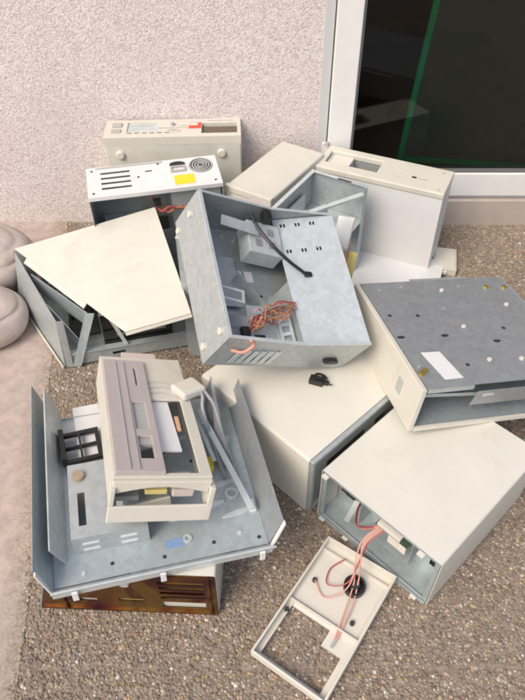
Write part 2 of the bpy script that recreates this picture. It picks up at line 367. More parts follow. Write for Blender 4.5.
obj('sack_fold', lump(-.005, .15, .085, .205, .165, .115, 5, a=.10), 'sack_cloth', sk, smooth=True)

# ================================================================== helpers for sheet metal cases
T = .0016
def slots_row(n, u0, u1, v0, v1, gap=.4):
    wdt = (u1 - u0) / (n - gap * 1); out = []
    for i in range(n):
        a = u0 + i * wdt; out.append((a, a + wdt * (1 - gap), v0, v1))
    return out
def dots(parent, pts, frame, r, m, name, h=.0012, n=12):
    for (u, v) in pts: obj(name, xf(cyl(u, v, 0, h, r, n=n), frame), m, parent)

# ================================================================== A desktop case standing on its back against the wall
W, D, H = .475, .13, .44
a = thing('desktop_case', 'beige desktop case upended against the wall, drive bays and red sticker on top', 'computer case', (-.548, 2.088, 0), (0, 0, 2.5))
obj('body', xf(join(plate(W, D, T), ), Matrix.Translation((0, 0, .006))), 'steel', a)
obj('cover', xf(bent([(x, z) for x, z in U(W, D, .008)], T, 0, H - .035), fr((0, D, .004), X, Z, neg(Y))), 'cream_paint', a, smooth=True)
obj('base', box(.004, W - .004, .003, .0045, .006, H - .036), 'steel', a)
bz = obj('bezel', xf(plate(W, D, .034, [(.078, .182, .04, .11), (.338, .462, .022, .098), (.19, .29, .062, .07), (.36, .45, .112, .12)]), Matrix.Translation((0, 0, H - .034))), 'cream_plastic', a, bevel=.004)
obj('floppy_front', box(.0785, .1815, .0405, .1095, H - .03, H - .004), 'bright_steel', a, bevel=.002)
obj('floppy_slot', box(.088, .172, .088, .091, H - .0038, H - .0030), 'grey_plastic', a)
obj('bay_insert', box(.339, .461, .023, .097, H - .028, H - .014), 'brown_plastic', a, bevel=.001)  # brown plate sunk in the bay opening, under the ribs
for k in range(5): obj('bay_rib', box(.345, .455, .036 + k * .011, .041 + k * .011, H - .0135, H - .010), 'brown_plastic', a)
obj('button', box(.024, .058, .072, .10, H + .0002, H + .005), 'grey_plastic', a, bevel=.002)
obj('button', box(.024, .058, .03, .055, H + .0002, H + .004), 'lilac_plastic', a, bevel=.002)
obj('lock', cyl(.235, .083, H + .0002, H + .01, .009, .007, n=14), 'grey_plastic', a)
obj('slider', box(.255, .325, .074, .088, H + .0002, H + .006), 'pale_plastic', a, bevel=.002)
for k in range(6): obj('vent_slit', box(.08 + k * .026, .096 + k * .026, .026, .030, H + .0002, H + .0008), 'dark_metal', a)
obj('badge', cyl(.238, .04, H + .0002, H + .003, .026, n=24, e=.45), 'pale_plastic', a)
obj('badge_face', cyl(.238, .04, H + .0031, H + .0035, .021, n=24, e=.4), 'lilac_plastic', a)
obj('sticker', box(.292, .336, .055, .1, H + .0002, H + .0007), 'red_label', a)
for u in (.052, .405): obj('foot', xf(cyl(u, H - .065, 0, .010, .017, .013), fr((0, 0, 0), X, Z, neg(Y))), 'cream_plastic', a, bevel=.002)

# ================================================================== B tower frame, rear panel up
W, D, H = .43, .156, .395
b = thing('open_case', 'case standing on its front, white rear panel with slots, fan and yellow sticker up', 'computer case', (-.556, 1.818, 0), (5.5, 0, 12.7))
holes = [(.045, .14, .034 + k * .027, .045 + k * .027) for k in range(4)] + [(.19, .212, .104, .112)]
obj('rear_panel', xf(plate(W, D, T, holes), Matrix.Translation((0, 0, H - T))), 'cool_white_paint', b)
obj('panel_lip', join(box(0, W, -T, 0, H - .014, H - .0003), box(0, W, D, D + T, H - .014, H - .0003)), 'cool_white_paint', b)
obj('back_sheet', box(0, W, D - T, D - .0002, .004, H - .014), 'steel', b)
obj('end_wall', box(.0, T, .002, D - .002, .004, H - .002), 'steel', b); obj('end_wall', box(W - T, W, .002, D - .002, .004, H - .002), 'steel', b)
obj('front_panel', box(.002, W - .002, .002, D - .002, .003, .0048), 'steel', b)
obj('power_supply', box(.26, W - .006, .012, D - .004, H - .17, H - .004), 'steel', b, bevel=.001)
obj('card_bracket', box(.03, .16, D - .05, D - .004, H - .20, H - .19), 'steel', b)
obj('circuit_board', box(.02, .25, D - .012, D - .009, .05, H - .22), 'dark_board', b)
obj('loose_wire', tube([(.20, .05, H - .06), (.22, -.004, H - .08), (.25, .0, H - .07), (.28, .006, H - .085), (.30, .02, H - .075)], .004), 'wire_red', b, smooth=True)
obj('loose_wire', tube([(.21, .05, H - .07), (.24, .0, H - .09), (.27, .004, H - .08), (.31, .01, H - .09)], .0035), 'wire_orange', b, smooth=True)
obj('connector', box(.20, .225, -.002, .02, H - .06, H - .045), 'black_plastic', b)
fg = obj('fan_guard', join(*[ring(.374, .108, H + .0003, H + .003, .008 + k * .009, .012 + k * .009) for k in range(4)]), 'grey_plastic', b)
obj('fan_hole', cyl(.374, .108, H + .0001, H + .0004, .040, n=28), 'dark_metal', fg)
obj('power_socket', cyl(.298, .126, H + .0002, H + .003, .026, n=24, e=.55), 'black_plastic', b)
obj('socket', xf(plate(.05, .03, .006, [(.006, .044, .006, .024)]), Matrix.Translation((.272, .083, H + .0002))), 'grey_plastic', b)
obj('sticker', box(.278, .345, .016, .066, H + .0004, H + .0009), 'yellow_label', b)
obj('label', box(.19, .245, .024, .062, H + .0002, H + .0006), 'white_label', b)
dots(b, [(.018, .018), (.018, .138), (.41, .02), (.165, .08), (.235, .14)], Matrix.Translation((0, 0, H)), .004, 'dark_metal', 'screw', .0012)
obj('edge_strip', box(.03, .25, .146, .152, H + .0002, H + .002), 'grey_plastic', b)

# ================================================================== E cream tower, G open chassis, F bezel-up tower
def tower(name, label, loc, rz_, W, D, H, paint):
    o = thing(name, label, 'computer case', loc, (0, 0, rz_))
    obj('cover', bent(U(W, H, .007, .006), T, .004, D - .002), paint, o, smooth=True)
    obj('rear_panel', xf(plate(W - .006, H - .006, T, [(.03, W - .05, .03 + k * .03, .042 + k * .03) for k in range(4)]), fr((.003, D - .004, .003), X, Z, Y)), 'steel', o)
    obj('floor', box(.003, W - .003, .003, D - .006, .0065, .008), 'steel', o)
    fp = obj('bezel', xf(plate(W + .004, H + .004, .018, [(.02, W - .02, H - .06 - k * .05, H - .02 - k * .05) for k in range(3)]), fr((-.002, -.014, 0), X, Z, Y)), 'cream_plastic', o, bevel=.003)
    for k in range(3): obj('bay_cover', xf(box(.0205, W - .0205, H - .0595 - k * .05, H - .0205 - k * .05, .004, .012), fr((-.002, -.014, 0), X, Z, Y)), 'pale_plastic', o, bevel=.001)
    return o
e = tower('tower_case', 'plain cream tower case standing upright against the wall behind the pile', (-.118, 1.925, 0), -32.3, .178, .352, .36, 'cream_paint')

W, D, H = .207, .40, .36
gcs = thing('empty_chassis', 'empty grey steel chassis standing open at the top before the white tower', 'computer case', (-.034, 1.668, 0), (0, 0, -31))
obj('wall_sheet', box(0, T, 0, D, .004, H), 'steel', gcs); obj('corner_post', box(W - T, W, D - .03, D, .004, H), 'blue_steel', gcs)
obj('corner_post', box(T, .03, 0, T, .004, H), 'steel', gcs); obj('wall_sheet', box(T, W - T, D - T, D, .004, H), 'blue_steel', gcs)
obj('floor', box(T, W - T, T, D - T, .004, .006), 'steel', gcs)
obj('rim', join(box(-.002, .012, -.002, D - .0102, H + .0002, H + .003), box(-.002, W + .002, D - .010, D + .002, H + .0002, H + .003)), 'bright_steel', gcs)
obj('crossbar', xf(box(0, .24, -.009, .009, -.004, .004), fr((.050, .195, H - .055), (.635, .758, .156), (-.77, .64, 0), (-.1, -.12, .99))), 'bright_steel', gcs, bevel=.001)
obj('shelf', box(T + .001, W - T - .001, .30, D - .003, H - .13, H - .126), 'steel', gcs)
obj('drive_tray', join(box(.01, .10, .22, .33, H - .115, H - .112), box(.01, .0125, .22, .33, H - .115, H - .05), box(.098, .10, .22, .33, H - .115, H - .05)), 'bright_steel', gcs)
obj('label', box(.10, .15, D - .012, D - .004, H + .0032, H + .0036), 'dark_metal', gcs)

W, D, H = .455, .15, .343
f = thing('tower_case', 'white tower case upended with cream bezel and drive opening facing up', 'computer case', (.19, 2.082, 0), (1.5, 0, -24.7))
obj('cover', xf(bent(U(W, D, .006), T, .0, H - .024), fr((0, D, .004), X, neg(Y), Z)) if False else join(box(0, W, 0, T, .004, H - .021), box(0, W, D - T, D, .004, H - .021), box(0, T, T + .0002, D - T - .0002, .004, H - .021), box(W - T, W, T + .0002, D - T - .0002, .004, H - .021)), 'cool_white_paint', f)
obj('rear_panel', box(.002, W - .002, .002, D - .002, .002, .0035), 'steel', f)
bz = obj('bezel', xf(plate(W + .004, D + .006, .022, [(.022, .212, .045, .122)]), Matrix.Translation((-.002, -.003, H - .02))), 'cream_plastic', f, bevel=.004)
obj('bay_wall', join(box(.018, .0195, .042, .122, H - .15, H - .002 - .019), box(.214, .2155, .042, .122, H - .15, H - .021), box(.0197, .2138, .0405, .042, H - .15, H - .021), box(.0197, .2138, .1215, .123, H - .15, H - .021)), 'steel', f)
obj('drive', box(.03, .105, .048, .116, H - .13, H - .008), 'pale_plastic', f, bevel=.002)
obj('drive', box(.112, .205, .046, .118, H - .135, H - .06), 'board_green', f, bevel=.001)
obj('drive_edge', box(.024, .029, .046, .118, H - .12, H - .008), 'bright_steel', f)
obj('logo_mark', cyl(.338, .06, H + .0022, H + .0032, .009, n=16, e=.6), 'dark_metal', f)
obj('logo_text', join(*[box(.354 + k * .007, .359 + k * .007, .055, .061, H + .0022, H + .0027) for k in range(5)]), 'grey_plastic', f)
for u, v in ((.434, .016), (.425, .125)): obj('screw_dimple', cyl(u, v, H + .0022, H + .003, .005, n=12), 'grey_plastic', f)

# flat white sheet and beige block in front of the upended tower
s_ = obj('side_panel', join(box(0, .34, 0, .26, 0, .0016), box(0, .34, .2585, .26, -.012, -.0002), box(0, .0016, 0, .258, -.012, -.0002), box(.3385, .34, 0, .258, -.012, -.0002)), 'cool_white_paint')
s_.location = (.265, 1.80, .022); s_.rotation_euler = (R(2), 0, R(-20)); tag(s_, 'loose flat white side panel lying at the foot of the white upended tower', 'panel')
s2 = thing('bay_cover', 'small beige plastic block on the ground right of the white upended tower', 'cover', (.625, 1.90, 0), (0, 0, -12))
obj('shell', join(box(0, .085, 0, .13, 0, .03), box(.006, .079, .006, .124, .0302, .034)), 'cream_plastic', s2, bevel=.004)
obj('clip', box(.03, .05, -.01, -.0003, .01, .02), 'pale_plastic', s2)

# ================================================================== C left case with its lid askew
W, D, H = .43, .42, .20
c = thing('desktop_case', 'low blue-grey desktop chassis left of the pile with cream lid pushed askew', 'computer case', (-.623, 1.418, 0), (0, 0, 14))
def yrot(s, a): return xf(s, Matrix.Rotation(R(a), 4, 'Z'))
def slab(root, P, th):
    """four-cornered sheet given in the place's frame, thickness th"""
    P = [Vector(p) for p in to_local(root, P)]; n3 = (P[1] - P[0]).cross(P[3] - P[0]).normalized() * th
    return [tuple(p) for p in P] + [tuple(p + n3) for p in P], [(0, 1, 2, 3), (7, 6, 5, 4), (0, 4, 5, 1), (1, 5, 6, 2), (2, 6, 7, 3), (3, 7, 4, 0)]
fb = to_local(c, [(-.845, 1.735, 0)])[0]
obj('floor', prism([(.004, .004), (W, .004), (W, D), (fb[0] + .01, fb[1])], .006, .008), 'blue_steel', c)
obj('side_wall', slab(c, [(-.623, 1.415, .004), (-.855, 1.737, .004), (-.822, 1.752, .204), (-.612, 1.418, .200)], .0018), 'steel', c)
obj('side_skirt', slab(c, [(-.626, 1.411, .003), (-.860, 1.736, .003), (-.857, 1.738, .016), (-.626, 1.411, .016)], -.003), 'cream_paint', c)
obj('corner_post', slab(c, [(-.618, 1.417, .008), (-.598, 1.420, .008), (-.592, 1.424, .198), (-.612, 1.420, .198)], .002), 'steel', c)
obj('top_beam', slab(c, [(-.745, 1.655, .130), (-.530, 1.468, .130), (-.530, 1.468, .192), (-.745, 1.655, .192)], .003), 'blue_steel', c)
obj('strut', slab(c, [(-.598, 1.416, .012), (-.572, 1.420, .012), (-.505, 1.458, .198), (-.533, 1.458, .198)], .003), 'blue_steel', c)
obj('strut', slab(c, [(-.700, 1.575, .105), (-.690, 1.570, .135), (-.550, 1.445, .060), (-.560, 1.440, .030)], .003), 'bright_steel', c)
obj('side_wall', box(W - .001, W + .001, .0, D, .0085, H), 'blue_steel', c)
obj('rear_panel', xf(plate(W + .11, H - .01, T, [(.05 + k * .03, .062 + k * .03, .03, .13) for k in range(5)]), fr((-.12, D - .028, .009), X, Z, Y)), 'steel', c)
obj('front_panel', xf(plate(W - .004, .046, T, [(.15, .19, .016, .028)]), fr((.002, .001, .0085), X, Z, Y)), 'blue_steel', c)
obj('front_lip', box(0.0, W, -.004, .018, .0552, .0570), 'blue_steel', c)
obj('strut', xf(box(-.006, .006, 0, .12, -.002, .002), fr((.20, .000, .06), X, (-.30, .1, .95), (0, -1, 0))), 'bright_steel', c)
obj('mid_wall', xf(plate(.30, .11, T, [(.03 + k * .03, .045 + k * .03, .03, .08) for k in range(5)]), fr((-.02, .13, .03), (-.36, .93, 0), Z, (.93, .36, 0))), 'blue_steel', c)
dc = obj('drive_cage', join(box(.13, .132, .05, .19, .02, .15), box(.35, .352, .05, .19, .02, .15), box(.1325, .3495, .05, .19, .148, .15)), 'steel', c)
for k in range(3): obj('drive', box(.135, .347, .021 + .004 * k, .18, .028 + k * .04, .062 + k * .04), 'black_plastic', c, bevel=.002)
for k in range(3): obj('drive_slot', box(.175, .33, .0195 + .004 * k, .0208 + .004 * k, .043 + k * .04, .048 + k * .04), 'grey_plastic', c)
obj('circuit_board', box(.02, .12, .12, .38, .02, .0225), 'dark_board', c)
for k in range(4): obj('card_slot', box(.03 + k * .02, .036 + k * .02, .2, .34, .0228, .034), 'black_plastic', c)
# the lid: four corners in the place's own frame
A_, B_, C_, D_ = Vector((-.822, 1.760, .213)), Vector((-.352, 1.835, .325)), Vector((-.203, 1.385, .262)), Vector((-.396, 1.362, .210))
lid = thing('case_lid', 'cream sheet metal lid lying askew on the left desktop chassis', 'lid', tuple(A_))
def quadsheet(P, th, n=10):
    P = [p - A_ for p in P]; nn = (P[1] - P[0]).cross(P[3] - P[0]).normalized(); nn = nn if nn.z > 0 else -nn
    V = []; F = []
    for k in (0, 1):
        for i in range(n + 1):
            for j in range(n + 1):
                u, v = i / n, j / n; q = P[0] * (1 - u) * (1 - v) + P[1] * u * (1 - v) + P[2] * u * v + P[3] * (1 - u) * v
                V.append(tuple(q + nn * (th * k + .004 * math.sin(math.pi * u) * math.sin(math.pi * v))))
    m_ = (n + 1) ** 2
    for i in range(n):
        for j in range(n):
            q = (i * (n + 1) + j, i * (n + 1) + j + 1, (i + 1) * (n + 1) + j + 1, (i + 1) * (n + 1) + j); F += [q, tuple(x + m_ for x in q)]
    ed = [i * (n + 1) for i in range(n + 1)] + [n * (n + 1) + j for j in range(1, n + 1)] + [i * (n + 1) + n for i in range(n - 1, -1, -1)] + [j for j in range(n - 1, 0, -1)]
    for x, y in zip(ed, ed[1:] + ed[:1]): F.append((x, y, y + m_, x + m_))
    return (V, F), nn
qs, nn = quadsheet((A_, B_, C_, D_), .0018)
obj('lid_sheet', qs, 'cream_paint', lid, smooth=True)
def lip(p, q, dv, th=.0016):
    p, q = p - A_, q - A_; s = (q - p).normalized().cross(dv).normalized() * th
    V = [tuple(x) for x in (p, q, q + dv, p + dv, p + s, q + s, q + dv + s, p + dv + s)]
    return V, [(0, 1, 2, 3), (4, 7, 6, 5), (0, 4, 5, 1), (1, 5, 6, 2), (2, 6, 7, 3), (3, 7, 4, 0)]
ad = (D_ - A_); dn = Vector((-.012, -.012, -.016))
obj('folded_lip', lip(A_ + ad * .12 - nn * .001, A_ + ad * .68 - nn * .001, dn * .8, .0035), 'cream_paint', lid)
obj('folded_lip', lip(D_ - nn * .001, C_ - nn * .001, Vector((.002, -.004, -.009))), 'cream_paint', lid)

# upright steel box holding the middle chassis up
u_ = thing('drive_box', 'upright blue-grey steel box wedged between cream lid and tilted open chassis', 'steel box', (-.238, 1.478, 0), (0, 0, -8))
obj('shell', join(box(0, .16, 0, .0016, 0, .455), box(0, .16, .1184, .12, 0, .455), box(0, .0016, .0018, .1182, 0, .455), box(.1584, .16, .0018, .1182, 0, .455), box(.0018, .1582, .0018, .1182, .38, .3816)), 'blue_steel', u_)
obj('rim', xf(plate(.164, .124, .002, [(.01, .154, .01, .114)]), Matrix.Translation((-.002, -.002, .4552))), 'bright_steel', u_)

# ================================================================== J, K white cases lying on the ground
W, D, H = .403, .405, .222
j = thing('desktop_case', 'white case lying flat under the tilted open chassis, black plug on its lid', 'computer case', (-.163, 1.184, 0), (0, 0, -45.6))
# the U of the cover runs along x, so the end facing the other white case is open
cv = xf(bent(U(D, H, .008, .004), T, 0, W - .012), fr((0, D, 0), neg(Y), X, Z))
obj('cover', cv, 'white_paint', j, smooth=True)
obj('cover_hem', xf(bent([(x * (D + .001) / D - .0005, z + .0008) for x, z in U(D, H, .008, .004)], .003, W - .02, W - .0125), fr((0, D, 0), neg(Y), X, Z)), 'white_paint', j, smooth=True)
obj('rear_panel', xf(plate(D - .006, H - .008, T), fr((.004, .003, .004), Y, Z, X)), 'steel', j)
obj('floor', box(.004, W - .004, .004, D - .004, .0062, .0076), 'steel', j)
obj('end_rim', xf(plate(D - .006, H - .008, .016, [(.012, D - .018, .012, H - .02)]), fr((W - .016, .003, .004), Y, Z, X)), 'steel', j, bevel=.002)
obj('end_panel', xf(plate(D - .03, H - .03, T, [(.05, .2, .05, .09), (.05, .2, .11, .15), (.24, .34, .05, .15)]), fr((W - .008, .014, .014), Y, Z, X)), 'steel', j)

W, D, H = .342, .42, .201
k_ = thing('tower_case', 'white case lying open-fronted in the foreground right, pink wires spilling out', 'computer case', (.143, .896, 0), (0, 0, -45.7))
obj('cover', bent(U(W, H, .006, .004), T, 0, D), 'white_paint', k_, smooth=True)
obj('floor', box(.002, W - .002, .002, D - .002, .0062, .0076), 'blue_steel', k_)
obj('rear_panel', box(.002, W - .002, D - .0035, D - .002, .004, H - .003), 'steel', k_)
obj('front_frame', xf(plate(W - .008, H - .008, .006, [(.012, W - .02, .010, H - .018)]), fr((.004, .002, .004), X, Z, Y)), 'blue_steel', k_, bevel=.001)
obj('front_panel', xf(plate(W - .01, .17, T, [(.02, .10, .035, .15), (.13, .16, .12, .16), (.18, .25, .095, .15), (.285, .31, .03, .06)]), fr((.005, .075, .005), X, Z, Y)), 'blue_steel', k_)
obj('drive_cage', join(box(.11, .1116, .02, .30, .06, .19), box(.26, .2616, .02, .30, .06, .19), box(.112, .2595, .02, .30, .06, .0616)), 'blue_steel', k_)
obj('circuit_board', box(.165, .255, .004, .05, .150, .1525), 'board_green', k_)
obj('connector_strip', box(.17, .235, .003, .016, .153, .165), 'pale_plastic', k_, bevel=.001)
obj('chip_board', box(.20, .25, .012, .03, .105, .14), 'pale_plastic', k_, bevel=.001)
obj('strut', xf(box(-.007, .007, 0, .10, -.001, .001), fr((.082, .012, .05), (.9, .3, 0), (.15, .1, .98), (-.3, .9, 0))), 'bright_steel', k_)
obj('dark_slot', box(.055, .075, .010, .0125, .163, .176), 'dark_metal', k_)
obj('base_lip', box(.006, W - .006, -.003, -.0005, .003, .014), 'blue_steel', k_)
for x in (.012, .09, .21, .30): obj('tab', box(x, x + .016, -.011, -.0035, .006, .009), 'pale_plastic', k_)
for x in (.008, .285): obj('tab', box(x, x + .016, -.012, -.0005, H - .012, H - .006), 'white_paint', k_)
obj('wire', tube([(.13, .20, .11), (.10, .06, .07), (.12, .02, .06), (.16, .02, .11), (.20, .08, .14)], .0028), 'wire_pink', k_, smooth=True)
obj('wire', tube([(.06, .10, .05), (.10, .03, .045), (.15, .015, .10), (.18, .05, .13)], .0028), 'wire_red', k_, smooth=True)

# black plug on the lid of the left white case
p_ = thing('plug', 'small black plastic plug lying on the white case lid', 'plug', (.150, 1.155, .2225), (0, 0, -20))
obj('plug_body', join(box(-.026, .012, -.014, .010, 0, .016), box(.010, .026, -.006, .006, .002, .012)), 'black_plastic', p_, bevel=.002)
obj('clip', xf(box(-.012, .018, -.004, .004, .014, .02), Matrix.Rotation(R(35), 4, 'Z')), 'black_plastic', p_, bevel=.001)
obj('prong', box(.0262, .036, -.004, -.001, .006, .008), 'dark_metal', p_)
obj('cable_stub', tube([(-.02, .008, .008), (-.012, .022, .008), (.004, .024, .006), (.016, .016, .005)], .003), 'black_plastic', p_, smooth=True)

# ================================================================== D tilted open chassis on top of the pile
W, D, H = .416, .41, .139
q = thing('open_chassis', 'tilted open steel chassis crowning the pile, wires and drive cage inside', 'computer case', (-.143, 1.066, .385), (23.2, 23.6, 22.6))
XM, ZM = .225, H - .020
obj('base_plate', box(0, W, 0, D, 0, T), 'steel', q)
obj('left_wall', xf(plate(D, H - .0002, T), fr((0, 0, .0002), Y, Z, X)), 'steel', q)
for yy in (.0003, D - T - .0003):   # end walls dip where the sloping plate starts
    if yy > .1:
        s = xf(prism([(T, T), (W, T), (W, H), (XM, ZM), (T, H)], 0, T), fr((0, yy, 0), X, Z, Y)); obj('top_wall', s, 'dull_steel', q)
vent = [(.055 + k * .021, .066 + k * .021, .022, .085) for k in range(6)]
obj('bottom_wall', join(xf(plate(XM - T, ZM, T, [(a_ - T, b2 - T, c2, d2) for a_, b2, c2, d2 in vent]), fr((T, .0003, 0), X, Z, Y)),
    xf(prism([(XM + .0001, T), (W, T), (W, H), (XM + .0001, ZM)], 0, T), fr((0, .0003, 0), X, Z, Y)),
    xf(prism([(T, ZM + .0001), (XM, ZM + .0001), (T, H)], 0, T), fr((0, .0003, 0), X, Z, Y))), 'steel', q)
for a_, b2, c2, d2 in vent: obj('louvre', xf(box(a_ + .001, b2 + .004, c2, d2, -.004, -.002), fr((0, .0, 0), X, Z, Y)), 'bright_steel', q)
# rim flanges
def bar(p, q2, wdt, up, th=.003):
    p, q2 = Vector(p), Vector(q2); l = (q2 - p); n_ = Vector(up).normalized(); s = l.normalized().cross(n_).normalized() * wdt
    V = [tuple(x) for x in (p, q2, q2 + s, p + s)] + [tuple(x + n_ * th) for x in (p, q2, q2 + s, p + s)]
    return V, [(0, 3, 2, 1), (4, 5, 6, 7), (0, 1, 5, 4), (1, 2, 6, 5), (2, 3, 7, 6), (3, 0, 4, 7)]
obj('rim', bar((0, D, H + .0005), (0, 0, H + .0005), -.009, Z), 'bright_steel', q)
obj('rim', join(bar((0, 0, H + .0005), (XM, 0, ZM + .0005), -.008, Z), bar((XM, 0, ZM + .0005), (W, 0, H + .0005), -.008, Z)), 'bright_steel', q)
obj('rim', join(bar((XM, D, ZM + .0005), (0, D, H + .0005), -.006, Z), bar((W, D, H + .0005), (XM, D, ZM + .0005), -.006, Z)), 'bright_steel', q)
# sloping side plate on the right with rows of small slots
L0 = math.hypot(W - .255, H - .075); su = ((W - .255) / L0, 0, (H - .075) / L0); sn = (-su[2], 0, su[0])
sh = [(.018 + k * .042 + e3, .0235 + k * .042 + e3, v, v + .011) for k in range(3) for e3 in (0, .009) for v in (D - .035, D - .118)]
obj('side_plate', xf(plate(L0, D - .008, T, sh), fr((.255, .004, .075), su, Y, sn)), 'bright_steel', q)
obj('side_plate_drop', box(.2535, .2548, .004, D - .2, T + .001, .0745), 'steel', q)
obj('right_wall', xf(plate(D, H - .004, T), fr((W - T - .0002, 0, .002), Y, Z, X)), 'steel', q)
cg = obj('drive_cage', xf(join(box(0, .10, 0, .10, 0, .055)), Matrix.Translation((.150, .285, .035)) @ Matrix.Rotation(R(-6), 4, 'Z')), 'bright_steel', q, bevel=.002)
for uu, v in ((.02, .06), (.06, .06), (.02, .02), (.06, .02)): obj('cage_slot', xf(box(uu, uu + .02, v, v + .022, .0553, .0562), Matrix.Translation((.150, .285, .035)) @ Matrix.Rotation(R(-6), 4, 'Z')), 'dull_steel', cg)
obj('bracket', xf(box(0, .11, 0, .028, 0, .003), Matrix.Translation((.07, .345, .10)) @ Matrix.Rotation(R(-10), 4, 'Z') @ Matrix.Rotation(R(12), 4, 'X')), 'steel', q)
obj('bracket', xf(plate(.085, .035, .002, [(.008, .077, .006, .029)]), fr((.012, .13, .10), (.98, -.1, -.1), (.1, .98, .1), Z)), 'bright_steel', q)
obj('inner_sheet', box(.012, .145, .16, .31, .012, .0135), 'steel', q)
obj('inner_sheet', xf(plate(.11, .14, T, [(.012, .045, .02, .06)]), fr((.135, .015, .02), X, (0, .99, .1), (0, -.1, .99))), 'bright_steel', q)
obj('support_strip', box(.02, .04, .20, .34, .0145, .05), 'bright_steel', q)
obj('divider', xf(box(0, .15, 0, .05, 0, T), fr((.125, .24, T + .001), (.55, -.83, 0), Z, (-.83, -.55, 0))), 'steel', q)
obj('power_cable', tube([(.165, .39, .11), (.175, .345, .11), (.205, .29, .115), (.25, .25, .11), (.30, .225, .10)], .0046), 'black_plastic', q, smooth=True)
obj('cable_plug', box(.205, .225, .374, .404, .092, .118), 'black_plastic', q, bevel=.002)
obj('cable_plug', box(.296, .318, .216, .230, .096, .106), 'black_plastic', q, bevel=.002)
for k in range(15):
    rr = np.random.default_rng(40 + k); P = [(.245 + rr.uniform(-.01, .01), .135 + rr.uniform(-.012, .012), .085)]
    for x in (.20, .165, .13, .10): P.append((x + rr.uniform(-.016, .016), .135 - (.245 - x) * .45 + rr.uniform(-.026, .026), .075 + rr.uniform(-.02, .03)))
    obj('wire', tube(P, .0019), ['wire_orange', 'wire_red', 'wire_orange', 'wire_pink', 'wire_grey', 'wire_red', 'wire_grey', 'wire_orange', 'brass'][k % 9], q, smooth=True)
obj('connector', box(.085, .105, .045, .07, .06, .075), 'black_plastic', q, bevel=.001)
obj('connector', box(.02, .085, .05, .066, .05, .06), 'wire_grey', q, bevel=.001)
obj('card_guide', xf(plate(.035, .095, .006, [(.008, .027, .012 + i * .027, .03 + i * .027) for i in range(3)]), fr((.212, .03, .045), (.9, 0, .42), Y, (-.42, 0, .9))), 'bright_steel', q)
obj('guide_box', box(.205, .25, .028, .13, T + .001, .044), 'bright_steel', q, bevel=.002)
dots(q, [(.375, .085), (.375, .012), (.03, .115), (.035, .026)], fr((0, 0, 0), Y, Z, neg(X)), .009, 'cream_plastic', 'foot', .006)
dots(q, [(.05, .33), (.10, .22), (.19, .25), (.075, .08), (.215, .205)], Matrix.Translation((0, 0, T)), .004, 'dark_metal', 'hole', .0008)
obj('wire_end', tube([(.03, -.004, .09), (.055, -.014, .10), (.075, -.004, .12), (.06, .0, .135)], .004), 'wire_pink', q, smooth=True)
obj('black_socket', xf(cyl(0, 0, 0, .012, .024, n=18, e=.4), fr((.345, .0, .052), X, Z, neg(Y))), 'black_plastic', q, bevel=.002)

for k in range(4): obj('stamped_rib', xf(cyl(0, 0, 0, .003, .5, .44, n=20), Matrix.Translation((.05 + .04 * k, .24, T)) @ Matrix.Diagonal((.012, .09, 1, 1))), 'steel', q, smooth=True)
dots(q, [(.02, .38), (.02, .02), (.13, .385), (.20, .02), (.02, .2)], Matrix.Translation((0, 0, T)), .0045, 'bright_steel', 'screw', .003, 10)
obj('label', box(.156, .20, .245, .278, T + .0004, T + .001), 'white_label', q)
obj('ribbon_cable', xf(box(0, .10, 0, .034, 0, .0016), fr((.03, .088, .04), (.9, -.25, .35), (.25, .96, 0), (-.33, .09, .93))), 'wire_grey', q)
# pale panel edge between middle chassis and cream tower
pp = obj('narrow_panel', xf(join(box(0, .15, 0, .022, 0, .0016), box(0, .15, -.0016, 0, -.008, .0016)), Matrix.Identity(4)), 'pink_paint')
pp.location = (-.125, 1.462, .585); pp.rotation_euler = (R(10), R(17), R(16)); tag(pp, 'narrow pale pink metal strip lying along the tilted chassis top edge', 'panel')

# leaflets stuck between
for i, (mm, loc, eul, lab, sz) in enumerate((('paper', (.232, 1.60, .33), (66, 6, -14), 'white paper leaflet sticking up beside the tilted chassis', (.05, .10)),
        ('paper_orange', (.240, 1.578, .22), (66, 2, -8), 'orange printed leaflet tucked beside the tilted chassis', (.035, .13)),
        ('paper_yellow', (.258, 1.565, .20), (66, 5, -12), 'yellow printed leaflet low beside the tilted chassis', (.025, .12)))):
    V, F = [], []; n = 8
    for a2 in range(n + 1):
        for b2 in range(n + 1): V.append((sz[0] * (a2 / n - .5), sz[1] * b2 / n, .012 * math.sin(2.6 * a2 / n + b2 / n * 1.5 + i)))
    for a2 in range(n):
        for b2 in range(n): F.append((a2 * (n + 1) + b2, (a2 + 1) * (n + 1) + b2, (a2 + 1) * (n + 1) + b2 + 1, a2 * (n + 1) + b2 + 1))
    o = obj('leaflet', (V, F), mm, smooth=True); o.location = loc; o.rotation_euler = [R(x) for x in eul]
    so_ = o.modifiers.new('s', 'SOLIDIFY'); so_.thickness = .0008; tag(o, lab, 'leaflet')

